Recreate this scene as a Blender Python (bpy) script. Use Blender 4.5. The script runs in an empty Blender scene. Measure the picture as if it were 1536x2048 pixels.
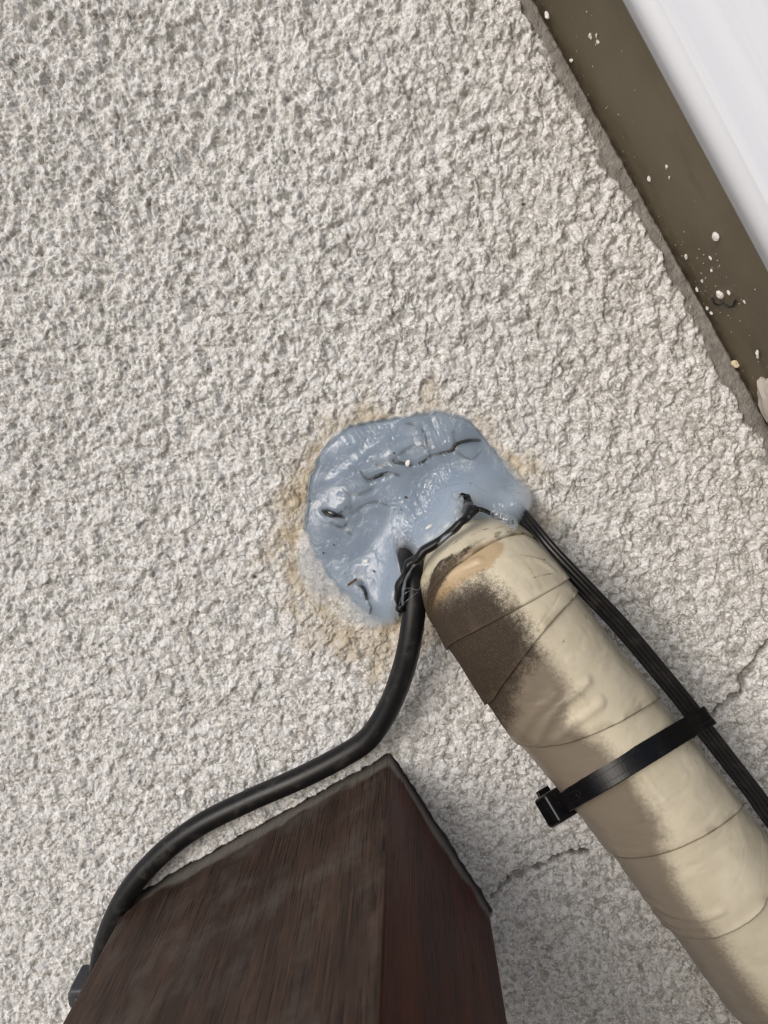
import bpy, bmesh, math, random
import numpy as np
from mathutils import Vector, Matrix

random.seed(7)
RNG = np.random.RandomState(11)
SC = bpy.context.scene
COL = SC.collection

# ------------------------------------------------------------------ camera
F = 1420.0                       # focal length in photograph pixels (1536 x 2048)
DIST = 0.290                     # camera to wall, metres
Yc = np.array([42.0, 234.0, -F]); Yc /= np.linalg.norm(Yc)     # wall normal in camera axes (right, up, back)
Zc = np.array([-0.515, 0.857, 0.0]); Zc[2] = -(Zc[0]*Yc[0] + Zc[1]*Yc[1]) / Yc[2]; Zc /= np.linalg.norm(Zc)
Xc = np.cross(Yc, Zc)
CR = np.array([Xc[0], Yc[0], Zc[0]]); CU = np.array([Xc[1], Yc[1], Zc[1]]); CB = np.array([Xc[2], Yc[2], Zc[2]])
CP = np.array([0.0, -DIST, 1.5])
cam_d = bpy.data.cameras.new('camera'); cam = bpy.data.objects.new('camera', cam_d); COL.objects.link(cam)
cam.matrix_world = Matrix(((CR[0], CU[0], CB[0], CP[0]), (CR[1], CU[1], CB[1], CP[1]), (CR[2], CU[2], CB[2], CP[2]), (0, 0, 0, 1)))
cam_d.sensor_fit = 'VERTICAL'; cam_d.sensor_height = 36.0; cam_d.lens = F / 2048 * 36.0
cam_d.clip_start = 0.005; cam_d.clip_end = 2000
cam_d.dof.use_dof = True; cam_d.dof.focus_distance = 0.283; cam_d.dof.aperture_fstop = 11.0
SC.camera = cam

# ------------------------------------------------------------------ light
SUN = np.array([-0.31, -0.70, 0.54]); SUN /= np.linalg.norm(SUN)
world = bpy.data.worlds.new('World'); SC.world = world; world.use_nodes = True
wn = world.node_tree.nodes; wl = world.node_tree.links
sky = wn.new('ShaderNodeTexSky'); sky.sky_type = 'NISHITA'; sky.sun_disc = False
sky.sun_elevation = math.asin(SUN[2]); sky.sun_rotation = math.atan2(SUN[0], SUN[1])
sky.air_density = 1.0; sky.dust_density = 4.0; sky.ozone_density = 1.0
wl.new(sky.outputs[0], wn['Background'].inputs[0]); wn['Background'].inputs[1].default_value = 0.105
sun_d = bpy.data.lights.new('sun', 'SUN'); sun_d.energy = 1.8; sun_d.angle = math.radians(36); sun_d.color = (1.0, 0.985, 0.965)
sun = bpy.data.objects.new('sun', sun_d); COL.objects.link(sun)
sun.rotation_euler = Vector(-SUN).to_track_quat('-Z', 'Y').to_euler()
SC.view_settings.view_transform = 'Standard'; SC.view_settings.look = 'None'
SC.view_settings.exposure = -0.18; SC.view_settings.gamma = 1.0; SC.view_settings.use_curve_mapping = False
SC.cycles.use_denoising = True; SC.cycles.filter_width = 1.2
SC.cycles.max_bounces = 10; SC.cycles.volume_bounces = 8; SC.cycles.transparent_max_bounces = 16

# ------------------------------------------------------------------ helpers
def ray(px, py):
    return (np.asarray(px)[..., None] - 768) / F * CR - (np.asarray(py)[..., None] - 1024) / F * CU - CB

def P(px, py, w):
    """the world point seen at a photograph pixel, w metres out from the wall plane"""
    d = ray(np.float64(px), np.float64(py)); t = (-w - CP[1]) / d[..., 1]
    return CP + d * np.asarray(t)[..., None]

def proj(p):
    q = np.asarray(p) - CP; z = -(q @ CB)
    return 768 + F * (q @ CR) / z, 1024 - F * (q @ CU) / z

def fade(t): return t*t*t*(t*(t*6-15)+10)

def perlin(x, y, seed=0):
    r = np.random.RandomState(seed); perm = r.permutation(4096); ang = r.rand(4096)*2*np.pi
    gx, gy = np.cos(ang), np.sin(ang)
    xi = np.floor(x).astype(np.int64); yi = np.floor(y).astype(np.int64); fx = x-xi; fy = y-yi
    def g(i, j):
        k = perm[(perm[(xi+i) & 4095] + yi + j) & 4095]
        return gx[k]*(fx-i) + gy[k]*(fy-j)
    u = fade(fx); v = fade(fy)
    return ((g(0,0)*(1-u)+g(1,0)*u)*(1-v) + (g(0,1)*(1-u)+g(1,1)*u)*v) * 1.5

def worley(x, y, seed=0):
    """distance to the nearest jittered point, second nearest and a random value of the nearest cell"""
    r = np.random.RandomState(seed); perm = r.permutation(4096); jx = r.rand(4096); jy = r.rand(4096); val = r.rand(4096)
    xi = np.floor(x).astype(np.int64); yi = np.floor(y).astype(np.int64)
    f1 = np.full(x.shape, 9.0); f2 = np.full(x.shape, 9.0); v = np.zeros(x.shape)
    for i in (-1, 0, 1):
        for j in (-1, 0, 1):
            k = perm[(perm[(xi+i) & 4095] + yi + j) & 4095]
            d = np.hypot(xi+i+jx[k]-x, yi+j+jy[k]-y)
            m = d < f1
            f2 = np.where(m, f1, np.minimum(f2, d)); v = np.where(m, val[k], v); f1 = np.where(m, d, f1)
    return f1, f2, v

def sstep(a, b, x):
    t = np.clip((x-a)/(b-a), 0, 1); return t*t*(3-2*t)

def seg_dist(x, y, poly, closed=False):
    p = np.array(poly, float); n = len(p); best = np.full(np.shape(x), 1e9)
    for i in range(n if closed else n-1):
        a = p[i]; b = p[(i+1) % n]; d = b-a; L = d @ d + 1e-12
        t = np.clip(((x-a[0])*d[0]+(y-a[1])*d[1])/L, 0, 1)
        best = np.minimum(best, np.hypot(x-a[0]-t*d[0], y-a[1]-t*d[1]))
    return best

def sdf(x, y, poly):
    """signed distance to a polygon in photograph pixels, negative inside"""
    p = np.array(poly, float); ins = np.zeros(np.shape(x), bool); n = len(p)
    for i in range(n):
        a = p[i]; b = p[(i+1) % n]
        if a[1] == b[1]: continue
        c = ((a[1] > y) != (b[1] > y)) & (x < (b[0]-a[0])*(y-a[1])/(b[1]-a[1]) + a[0])
        ins ^= c
    d = seg_dist(x, y, poly, True)
    return np.where(ins, -d, d)

def spline(pts, n):
    p = np.array(pts, float); k = len(p)
    q = np.vstack([2*p[0]-p[1], p, 2*p[-1]-p[-2]])
    t = np.linspace(0, k-1-1e-9, n); i = t.astype(int); u = (t-i)[:, None]
    a, b, c, d = q[i], q[i+1], q[i+2], q[i+3]
    return 0.5*((2*b)+(c-a)*u+(2*a-5*b+4*c-d)*u*u+(3*b-a-3*c+d)*u**3)

def resample(p, n):
    L = np.r_[0, np.cumsum(np.linalg.norm(np.diff(p, axis=0), axis=1))]
    s = np.linspace(0, L[-1], n)
    return np.stack([np.interp(s, L, p[:, k]) for k in range(3)], 1), s

def frames(p, up):
    t = np.gradient(p, axis=0); t /= np.linalg.norm(t, axis=1)[:, None]
    n = np.empty_like(p); n[0] = up - t[0]*(up @ t[0]); n[0] /= np.linalg.norm(n[0])
    for i in range(1, len(p)):
        v = n[i-1] - t[i]*(n[i-1] @ t[i]); n[i] = v/np.linalg.norm(v)
    return t, n, np.cross(t, n)

def mesh_obj(name, verts, quads, mats, parent=None, smooth=True, mat_idx=None, tris=None):
    me = bpy.data.meshes.new(name)
    verts = np.asarray(verts, np.float32); quads = np.asarray(quads, np.int32).reshape(-1, 4)
    tris = np.zeros((0, 3), np.int32) if tris is None else np.asarray(tris, np.int32).reshape(-1, 3)
    nq, nt = len(quads), len(tris)
    me.vertices.add(len(verts)); me.vertices.foreach_set('co', verts.ravel())
    me.loops.add(nq*4+nt*3); me.loops.foreach_set('vertex_index', np.r_[quads.ravel(), tris.ravel()])
    me.polygons.add(nq+nt)
    me.polygons.foreach_set('loop_start', np.r_[np.arange(nq)*4, nq*4+np.arange(nt)*3].astype(np.int32))
    me.polygons.foreach_set('use_smooth', np.full(nq+nt, smooth))
    for m in (mats if isinstance(mats, (list, tuple)) else [mats]): me.materials.append(m)
    if mat_idx is not None: me.polygons.foreach_set('material_index', np.asarray(mat_idx, np.int32))
    me.update(calc_edges=True); me.validate()
    o = bpy.data.objects.new(name, me); COL.objects.link(o)
    if parent is not None: o.parent = parent
    return o

def attr(o, name, vals):
    a = o.data.attributes.new(name, 'FLOAT', 'POINT'); a.data.foreach_set('value', np.asarray(vals, np.float32))

def grid_quads(nu, nv, wrap_v=False):
    i, j = np.meshgrid(np.arange(nu-1), np.arange(nv if wrap_v else nv-1), indexing='ij')
    j2 = (j+1) % nv
    return np.stack([i*nv+j, i*nv+j2, (i+1)*nv+j2, (i+1)*nv+j], -1).reshape(-1, 4)

def sweep(name, path, prof, mat, parent=None, up=(0, -1, 0), caps=True, rad=None, smooth=True):
    """prof: closed cross-section (m,2) in the frame (n,b); rad: scale along the path"""
    t, n, b = frames(path, np.array(up, float)); m = len(prof); k = len(path)
    rad = np.ones(k) if rad is None else rad
    v = path[:, None, :] + rad[:, None, None]*(prof[None, :, 0, None]*n[:, None, :] + prof[None, :, 1, None]*b[:, None, :])
    q = grid_quads(k, m, True)
    verts = v.reshape(-1, 3); tris = []
    if caps:
        c0 = len(verts); verts = np.vstack([verts, path[0], path[-1]])
        for j in range(m):
            tris += [(c0, (j+1) % m, j), (c0+1, (k-1)*m+j, (k-1)*m+(j+1) % m)]
    return mesh_obj(name, verts, q, mat, parent, smooth, tris=tris)

def circ(r, m=14):
    a = np.arange(m)/m*2*np.pi; return np.stack([np.cos(a), np.sin(a)], 1)*r

def crumb_mesh(name, seed, sub=2, flat=0.6):
    bm = bmesh.new(); bmesh.ops.create_icosphere(bm, subdivisions=sub, radius=1.0); r = random.Random(seed)
    off = [(r.uniform(-1, 1), r.uniform(-1, 1), r.uniform(-1, 1), r.uniform(-0.55, 0.45)) for _ in range(9)]
    for v in bm.verts:
        k = 1.0
        for a, b, c, g_ in off: k += g_*max(0, v.co.normalized() @ Vector((a, b, c)).normalized())**3
        v.co *= k*r.uniform(0.82, 1.15) if sub < 3 else k; v.co.x *= flat
    me = bpy.data.meshes.new(name); bm.to_mesh(me); bm.free()
    for p in me.polygons: p.use_smooth = False
    return me

def tag(o, label, cat, group=None, kind=None):
    o['label'] = label; o['category'] = cat
    if group: o['group'] = group
    if kind: o['kind'] = kind
    return o

def thing(name, loc, label, cat, group=None):
    o = bpy.data.objects.new(name, None); COL.objects.link(o); o.location = loc; o.empty_display_size = 0.01
    return tag(o, label, cat, group)

def part(o, parent):
    """parent a part that was built in world coordinates"""
    o.parent = parent; o.matrix_parent_inverse = Matrix.Translation(-Vector(parent.location)); return o

# ------------------------------------------------------------------ materials
class Mat:
    def __init__(s, name):
        s.m = bpy.data.materials.new(name); s.m.use_nodes = True; s.t = s.m.node_tree; s.n = s.t.nodes; s.l = s.t.links
        s.b = s.n['Principled BSDF']; s.out = s.n['Material Output']
        s.co = s.n.new('ShaderNodeTexCoord').outputs['Object']
    def new(s, typ, **kw):
        n = s.n.new(typ)
        for k, v in kw.items(): setattr(n, k, v)
        return n
    def put(s, sock, v):
        if hasattr(v, 'is_linked'): s.l.new(v, sock)
        elif isinstance(v, (tuple, list)) and len(v) == 3 and sock.type == 'RGBA': sock.default_value = (*v, 1)
        else: sock.default_value = v
    def map(s, scale=(1, 1, 1), rot=(0, 0, 0), loc=(0, 0, 0), co=None):
        n = s.new('ShaderNodeMapping'); s.l.new(co or s.co, n.inputs[0])
        n.inputs['Scale'].default_value = scale; n.inputs['Rotation'].default_value = rot; n.inputs['Location'].default_value = loc
        return n.outputs[0]
    def noise(s, scale, detail=3, rough=0.55, co=None, dist=0.0):
        n = s.new('ShaderNodeTexNoise'); s.l.new(co or s.co, n.inputs['Vector'])
        n.inputs['Scale'].default_value = scale; n.inputs['Detail'].default_value = detail
        n.inputs['Roughness'].default_value = rough; n.inputs['Distortion'].default_value = dist
        return n.outputs['Fac']
    def voro(s, scale, co=None, feature='F1', out='Distance'):
        n = s.new('ShaderNodeTexVoronoi', feature=feature); s.l.new(co or s.co, n.inputs['Vector']); n.inputs['Scale'].default_value = scale
        return n.outputs[out]
    def ramp(s, v, a, b, lo=0.0, hi=1.0):
        n = s.new('ShaderNodeMapRange', interpolation_type='SMOOTHSTEP'); s.put(n.inputs[0], v)
        for k, x in zip((1, 2, 3, 4), (a, b, lo, hi)): s.put(n.inputs[k], x)
        return n.outputs[0]
    def math(s, op, a, b=0.0):
        n = s.new('ShaderNodeMath', operation=op); s.put(n.inputs[0], a); s.put(n.inputs[1], b); return n.outputs[0]
    def mix(s, f, a, b):
        n = s.new('ShaderNodeMix', data_type='RGBA'); s.put(n.inputs[0], f); s.put(n.inputs[6], a); s.put(n.inputs[7], b); return n.outputs[2]
    def attr(s, name):
        return s.new('ShaderNodeAttribute', attribute_name=name).outputs['Fac']
    def bump(s, h, dist, strength=1.0, normal=None):
        n = s.new('ShaderNodeBump'); s.put(n.inputs['Height'], h); n.inputs['Distance'].default_value = dist; n.inputs['Strength'].default_value = strength
        if normal is not None: s.l.new(normal, n.inputs['Normal'])
        return n.outputs[0]
    def set(s, **kw):
        names = dict(color='Base Color', rough='Roughness', spec='Specular IOR Level', normal='Normal', metal='Metallic', sss='Subsurface Weight', coat='Coat Weight')
        for k, v in kw.items(): s.put(s.b.inputs[names[k]], v)
        return s

# stucco: pale warm grey paint on a coarse sprayed render
M_wall = Mat('stucco'); m = M_wall
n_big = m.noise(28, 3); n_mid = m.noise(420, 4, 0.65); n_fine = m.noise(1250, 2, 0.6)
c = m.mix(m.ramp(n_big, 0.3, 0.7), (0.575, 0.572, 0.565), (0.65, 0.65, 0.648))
c = m.mix(m.math('MULTIPLY', m.ramp(n_mid, 0.44, 0.66, 0, 0.85), m.math('ADD', m.ramp(m.noise(9, 3), 0.3, 0.65, 0.4, 0.75), m.math('MULTIPLY', m.attr('warm_right'), 0.35))), c, (0.36, 0.34, 0.295))
c = m.mix(m.math('MULTIPLY', m.attr('warm_right'), 0.4), c, (0.42, 0.385, 0.325))  # warmer, darker wall tone towards the right
c = m.mix(m.ramp(n_fine, 0.48, 0.60, 0, 0.85), c, (0.84, 0.838, 0.83))
bits = m.voro(330, out='Color'); bits_s = m.new('ShaderNodeSeparateColor'); m.l.new(bits, bits_s.inputs[0])
warp = m.new('ShaderNodeVectorMath', operation='ADD'); m.l.new(m.co, warp.inputs[0])
wv_ = m.new('ShaderNodeTexNoise'); m.l.new(m.co, wv_.inputs['Vector']); wv_.inputs['Scale'].default_value = 500; wm_ = m.new('ShaderNodeVectorMath', operation='SCALE'); m.l.new(wv_.outputs['Color'], wm_.inputs[0]); wm_.inputs[3].default_value = 0.0014
m.l.new(wm_.outputs[0], warp.inputs[1])
for sc_, amt in ((380, 0.6), (800, 0.55)):        # single sand grains, pale and dull
    gs = m.new('ShaderNodeSeparateColor'); m.l.new(m.voro(sc_, warp.outputs[0], out='Color'), gs.inputs[0])
    c = m.mix(m.ramp(gs.outputs[0], 0.62, 0.9, 0, amt), c, (0.29, 0.275, 0.24)); c = m.mix(m.ramp(gs.outputs[1], 0.6, 0.9, 0, amt), c, (0.86, 0.86, 0.86))
st = m.math('MULTIPLY', m.attr('stain'), m.ramp(m.noise(110, 5, 0.65), 0.33, 0.6, 0.45, 1.0))
c = m.mix(st, c, m.mix(m.ramp(m.noise(300, 3), 0.35, 0.65), (0.60, 0.53, 0.41), (0.40, 0.33, 0.23)))
c = m.mix(m.attr('caulk'), c, m.mix(m.ramp(m.noise(200, 3), 0.3, 0.7), (0.20, 0.185, 0.165), (0.30, 0.28, 0.255)))
c = m.mix(m.attr('dirt_shade'), c, (0.07, 0.05, 0.035))
c = m.mix(m.attr('hole'), c, (0.035, 0.032, 0.03))
hgt = m.math('ADD', m.math('MULTIPLY', n_mid, 0.6), m.math('MULTIPLY', n_fine, 0.6))
m.set(color=c, rough=0.75, spec=0.3, normal=m.bump(hgt, 0.0010, 1.0))

# weathered, dusty top of the beam, and its varnished side
def wood(name, dark, mid, strip, strip_amt, rough, pore):
    m = Mat(name)
    g1 = m.noise(1100, 4, 0.65, m.map((1, 1, 0.025))); g2 = m.noise(90, 3, 0.5, m.map((1, 1, 0.09))); g3 = m.noise(1400, 2, 0.5, m.map((1, 1, 0.03)))
    c = m.mix(m.ramp(g2, 0.3, 0.7), dark, mid)
    c = m.mix(m.ramp(g1, 0.50, 0.62, 0, 0.6), c, tuple(x*1.8+0.004 for x in mid))
    c = m.mix(m.ramp(g3, 0.55, 0.62, 0, pore), c, tuple(x*0.25 for x in dark))
    z = m.new('ShaderNodeSeparateXYZ'); m.l.new(m.co, z.inputs[0])
    edge = m.math('ADD', z.outputs[2], m.math('MULTIPLY', m.math('SUBTRACT', m.noise(70, 4, 0.6), 0.5), 0.015))
    dust = m.ramp(m.noise(45, 4, 0.6), 0.45, 0.75, 0, 0.32 if pore > 0.6 else 0.0)
    k = m.math('MAXIMUM', m.math('MULTIPLY', m.ramp(edge, 0.005, 0.010, 1, 0), strip_amt), dust)
    c = m.mix(k, c, m.mix(m.ramp(g1, 0.35, 0.65), strip, tuple(x*0.72 for x in strip)))
    m.set(color=c, rough=m.ramp(g1, 0.3, 0.7, rough, rough+0.15), spec=0.35 if pore > 0.6 else 0.22,
          normal=m.bump(m.math('SUBTRACT', m.math('MULTIPLY', g1, 0.5), m.ramp(g3, 0.58, 0.68)), 0.0003, 0.6))
    return m.m
M_wood_top = wood('weathered_wood', (0.023, 0.0115, 0.007), (0.046, 0.025, 0.016), (0.17, 0.158, 0.14), 0.9, 0.62, 0.8)
M_wood_side = wood('varnished_wood', (0.026, 0.0042, 0.0014), (0.085, 0.0145, 0.0045), (0.36, 0.335, 0.31), 0.85, 0.36, 0.5)

# grimy cream vinyl tape on the pipe
M_tape = Mat('vinyl_tape'); m = M_tape
c = m.mix(m.ramp(m.noise(60, 4), 0.3, 0.7), (0.60, 0.535, 0.40), (0.69, 0.625, 0.48))
spk = m.noise(2600, 2, 0.6); sp2 = m.noise(700, 4, 0.7)
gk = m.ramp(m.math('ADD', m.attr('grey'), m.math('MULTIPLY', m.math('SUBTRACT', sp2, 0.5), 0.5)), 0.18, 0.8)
c = m.mix(m.math('MULTIPLY', gk, 0.92), c, (0.17, 0.138, 0.105))  # grey grime, with the pipe's shaded lower left side painted in too
ok_ = m.ramp(m.math('ADD', m.attr('tan'), m.math('MULTIPLY', m.math('SUBTRACT', sp2, 0.5), 0.5)), 0.3, 0.7)
c = m.mix(m.math('MULTIPLY', ok_, 0.7), c, (0.42, 0.28, 0.14))
dk = m.ramp(m.math('ADD', m.math('ADD', m.attr('dark'), m.math('MULTIPLY', m.math('SUBTRACT', spk, 0.5), 0.9)), m.math('MULTIPLY', m.math('SUBTRACT', sp2, 0.5), 0.8)), 0.25, 0.9)
c = m.mix(m.math('MULTIPLY', dk, 0.95), c, m.mix(m.ramp(spk, 0.45, 0.75), (0.017, 0.0105, 0.006), (0.090, 0.054, 0.026)))
pits = m.math('MULTIPLY', m.ramp(m.noise(330, 4, 0.7), 0.66, 0.72), m.ramp(m.noise(50, 2), 0.5, 0.6))
c = m.mix(m.math('MULTIPLY', pits, 0.8), c, (0.10, 0.075, 0.045))
c = m.mix(m.attr('seam'), c, (0.09, 0.065, 0.04))
m.set(color=c, rough=m.math('ADD', 0.33, m.math('MULTIPLY', dk, 0.45)), spec=0.4, normal=m.bump(m.math('ADD', m.noise(130, 3), m.math('MULTIPLY', dk, m.math('MULTIPLY', spk, 0.4))), 0.0006, 0.5))

def plastic(name, col, rough, dust=0.0, dustcol=(0.12, 0.10, 0.08), spec=0.5):
    m = Mat(name); d = m.math('MULTIPLY', m.ramp(m.noise(140, 5, 0.7), 0.5, 0.72), dust)
    f = m.math('MULTIPLY', m.ramp(m.noise(2200, 2, 0.6), 0.6, 0.72), dust*0.8)
    k = m.math('MAXIMUM', d, f)
    m.set(color=m.mix(k, col, dustcol), rough=m.math('ADD', rough, m.math('MULTIPLY', k, 0.5)), spec=spec, normal=m.bump(m.noise(900, 3, 0.6), 0.00012, 0.4))
    return m.m
M_rubber = plastic('black_rubber', (0.006, 0.006, 0.007), 0.36, 0.45, (0.06, 0.052, 0.044), 0.35)
M_ribbon = plastic('black_ribbon_plastic', (0.006, 0.006, 0.007), 0.36, 0.15, spec=0.4)
M_tie = plastic('black_nylon', (0.005, 0.005, 0.006), 0.3, 0.08, spec=0.25)
M_clip = plastic('slate_plastic', (0.040, 0.045, 0.055), 0.5, 0.3)
M_wire = plastic('black_wire', (0.006, 0.006, 0.007), 0.45, 0.1)
M_crumb = plastic('white_plaster', (0.78, 0.76, 0.72), 0.8, 0.3, (0.5, 0.46, 0.4), 0.2)
M_bead = plastic('cream_plaster', (0.70, 0.60, 0.42), 0.6, 0.2, (0.5, 0.42, 0.3), 0.2)
M_chip = plastic('brown_splinter', (0.10, 0.045, 0.02), 0.6, 0.2)
M_steel = plastic('dull_steel', (0.12, 0.12, 0.12), 0.3, 0.2); 
M_steel.node_tree.nodes['Principled BSDF'].inputs['Metallic'].default_value = 0.9
M_lump = plastic('grey_mortar', (0.46, 0.42, 0.38), 0.85, 0.5, (0.25, 0.21, 0.17), 0.2)

m = Mat('olive_paint')
grit = m.noise(1500, 3, 0.7)
c = m.mix(m.ramp(m.noise(18, 4), 0.3, 0.7), (0.105, 0.086, 0.052), (0.150, 0.124, 0.079))
c = m.mix(m.ramp(m.noise(70, 5, 0.7, m.map((1, 0.3, 1))), 0.5, 0.75, 0, 0.45), c, (0.055, 0.043, 0.026))
c = m.mix(m.ramp(grit, 0.66, 0.74, 0, 0.5), c, (0.06, 0.045, 0.03))
c = m.mix(m.ramp(m.noise(900, 2, 0.6), 0.72, 0.76, 0, 0.5), c, (0.45, 0.42, 0.36))
c = m.mix(m.math('MULTIPLY', m.attr('grime'), m.ramp(m.noise(150, 4, 0.65), 0.3, 0.65)), c, (0.05, 0.034, 0.02))
m.set(color=c, rough=0.5, spec=0.4, normal=m.bump(m.noise(500, 3), 0.0002, 0.3)); M_olive = m.m

m = Mat('white_coated_board')
br = m.noise(260, 3, 0.5, m.map((1, 0.02, 1)))
m.set(color=m.mix(m.ramp(br, 0.3, 0.7), (0.73, 0.765, 0.83), (0.79, 0.82, 0.87)), rough=0.4, spec=0.4); M_white = m.m

m = Mat('concrete_ground'); m.set(color=m.mix(m.noise(3, 4), (0.22, 0.21, 0.19), (0.34, 0.32, 0.29)), rough=0.9); M_ground = m.m

# milky silicone: clear glossy skin round a scattering body
def silicone(name, dens, scol, absorb, rough=0.07, bump=0.8):
    m = Mat(name); m.n.remove(m.b)
    tr = m.new('ShaderNodeBsdfTransparent'); gl = m.new('ShaderNodeBsdfGlossy'); gl.inputs['Roughness'].default_value = rough
    h = m.math('ADD', m.math('MULTIPLY', m.noise(900, 3, 0.6), 0.5), m.math('MULTIPLY', m.noise(2500, 2, 0.6), 0.25))
    h = m.math('ADD', h, m.math('MULTIPLY', m.ramp(m.noise(260, 4, 0.6), 0.52, 0.7), 1.0))
    nb = m.bump(h, 0.0004, bump); m.l.new(nb, gl.inputs['Normal'])
    fr = m.new('ShaderNodeFresnel'); fr.inputs['IOR'].default_value = 1.75; m.l.new(nb, fr.inputs['Normal'])
    mx = m.new('ShaderNodeMixShader'); geo = m.new('ShaderNodeNewGeometry'); m.put(mx.inputs[0], m.math('MULTIPLY', fr.outputs[0], m.math('SUBTRACT', 1.0, geo.outputs['Backfacing']))); m.l.new(tr.outputs[0], mx.inputs[1]); m.l.new(gl.outputs[0], mx.inputs[2])
    m.l.new(mx.outputs[0], m.out.inputs['Surface'])
    vs = m.new('ShaderNodeVolumeScatter'); vs.inputs['Color'].default_value = (*scol, 1); vs.inputs['Density'].default_value = dens
    va = m.new('ShaderNodeVolumeAbsorption'); va.inputs['Color'].default_value = (*absorb, 1); va.inputs['Density'].default_value = dens*0.28
    ad = m.new('ShaderNodeAddShader'); m.l.new(vs.outputs[0], ad.inputs[0]); m.l.new(va.outputs[0], ad.inputs[1]); m.l.new(ad.outputs[0], m.out.inputs['Volume'])
    return m.m
M_sil = silicone('milky_silicone', 250.0, (0.645, 0.77, 0.915), (0.46, 0.63, 0.83))
m = Mat('cured_silicone'); m.set(color=m.mix(m.ramp(m.noise(48, 3), 0.36, 0.64), (0.085, 0.125, 0.18), (0.25, 0.31, 0.385)), rough=0.6, spec=0.1, sss=1.0); M_core = m.m
m.b.inputs['Subsurface Radius'].default_value = (0.6, 0.8, 1.0); m.b.inputs['Subsurface Scale'].default_value = 0.005
M_lip = silicone('thin_silicone', 450.0, (0.6, 0.75, 0.95), (0.3, 0.35, 0.4), 0.1, 0.5)

# ------------------------------------------------------------------ ground (below the frame)
g = mesh_obj('ground', [(-400, -400, 0), (400, -400, 0), (400, 400, 0), (-400, 400, 0)], [(0, 1, 2, 3)], M_ground, smooth=False)
g['kind'] = 'structure'

# ------------------------------------------------------------------ traced outlines (photograph pixels, unprojected on their own surfaces)
SEAL = [(612, 1000), (618, 955), (640, 900), (672, 862), (700, 848), (770, 833), (810, 826), (870, 808), (935, 826), (985, 884), (1028, 930), (1062, 985), (1066, 1012),
        (1048, 1045), (1000, 1120), (900, 1125), (852, 1104), (818, 1135), (797, 1188), (792, 1246), (745, 1262), (690, 1246), (640, 1212), (600, 1165), (586, 1112), (600, 1060)]
HOLE = [(618, 1000), (622, 958), (648, 900), (700, 856), (775, 842), (812, 836), (880, 828), (940, 846), (990, 905), (1040, 980), (1040, 1030), (1010, 1130), (900, 1150), (850, 1200),
        (790, 1236), (752, 1232), (706, 1195), (665, 1155), (640, 1118), (616, 1060)]
EDGE = [(797, 1205), (818, 1138), (850, 1098), (900, 1052), (945, 1012), (1000, 1032), (1048, 1034)]    # where the sealant climbs the pipe
BEAM = [(780, 1512), (258, 1800), (985, 1818)]
b0, b1, b2 = (P(x, y, 0.0) for x, y in BEAM)
bx = b1-b0; bl = np.linalg.norm(bx); bx /= bl
by = np.cross(bx, np.array([0, -1.0, 0])); by *= np.sign(by @ (b2-b0)); bh = abs((b2-b0) @ by)
BEAM_Q = [tuple(np.array(proj(q))) for q in (b0, b0+bx*bl, b0+bx*bl+by*bh, b0+by*bh)]
CRACKS = [[(985, 1792), (1004, 1768), (1022, 1756), (1045, 1742), (1075, 1734), (1105, 1716), (1135, 1704), (1175, 1700)],
          [(1560, 1250), (1520, 1300), (1500, 1335), (1488, 1345), (1480, 1385), (1448, 1405), (1425, 1425), (1395, 1440)]]
J0, J1 = P(1070, 0, 0.0), P(1492, 765, 0.0)
JD = (J1-J0)/np.linalg.norm(J1-J0); JM = np.cross(JD, np.array([0, 1.0, 0])); JM *= np.sign(JM @ CR)
JLINE = [proj(J0-JD*0.2), proj(J1+JD*0.4)]

# ------------------------------------------------------------------ stucco wall
G1 = CR.copy(); G1[1] = 0; G1 /= np.linalg.norm(G1); G2 = np.cross(G1, np.array([0, 1.0, 0])); G2 *= np.sign(G2 @ CU)
O = P(768, 1024, 0.0)
def axis(lo, hi, step, far):
    a = list(np.arange(lo, hi, step)); d = step; x = a[-1]; y = a[0]; pre = []
    while x < far: d *= 1.25; x += d; a.append(x)
    d = step
    while y > -far: d *= 1.25; y -= d; pre.append(y)
    return np.array(pre[::-1] + a)
cor = np.array([P(x, y, 0.0)-O for x, y in ((-90, -90), (1626, -90), (-90, 2138), (1626, 2138))])
ua = axis((cor @ G1).min(), (cor @ G1).max(), 0.00043, 1.4); va = axis((cor @ G2).min(), (cor @ G2).max(), 0.00043, 1.4)
U, V = np.meshgrid(ua, va, indexing='ij')
base = O + U[..., None]*G1 + V[..., None]*G2
PX, PY = proj(base)
X = U*1000; Yv = V*1000
wx = X + 1.6*perlin(X/6, Yv/6, 1); wy = Yv + 1.6*perlin(X/6, Yv/6, 2)
ca, sa = math.cos(math.radians(-59)), math.sin(math.radians(-59))       # the trowel drag runs roughly upright
ax_ = wx*ca + wy*sa; ay_ = -wx*sa + wy*ca
f1, f2, v1 = worley(wx/3.4, wy/3.4, 3); h = 1.15*(0.15+0.85*v1)*np.clip(1-1.25*f1**2, 0, 1)
f1, f2, v2 = worley(wx/1.9+7, wy/1.9, 4); h += 0.75*(0.3+0.7*v2)*np.clip(1-1.3*f1**2, 0, 1)
f1, f2, v3 = worley(X/1.05, Yv/1.05, 24); h += 0.42*(0.2+0.8*v3)*np.clip(1-1.3*f1**2, 0, 1)
h += 0.30*perlin(X/1.2, Yv/1.2, 5) + 1.1*perlin(wx/4.6, wy/4.6, 6) + 0.7*perlin(X/12, Yv/12, 7) + 0.8*perlin(X/60, Yv/60, 8)
rd = np.abs(perlin(ax_/8.5, ay_/4.2, 9)); h -= 0.9*np.clip(1-rd/0.13, 0, 1)*sstep(-0.25, 0.25, perlin(X/16, Yv/16, 10))
h -= 0.8*sstep(0.42, 0.7, perlin(wx/3.0, wy/3.0, 25))
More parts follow.
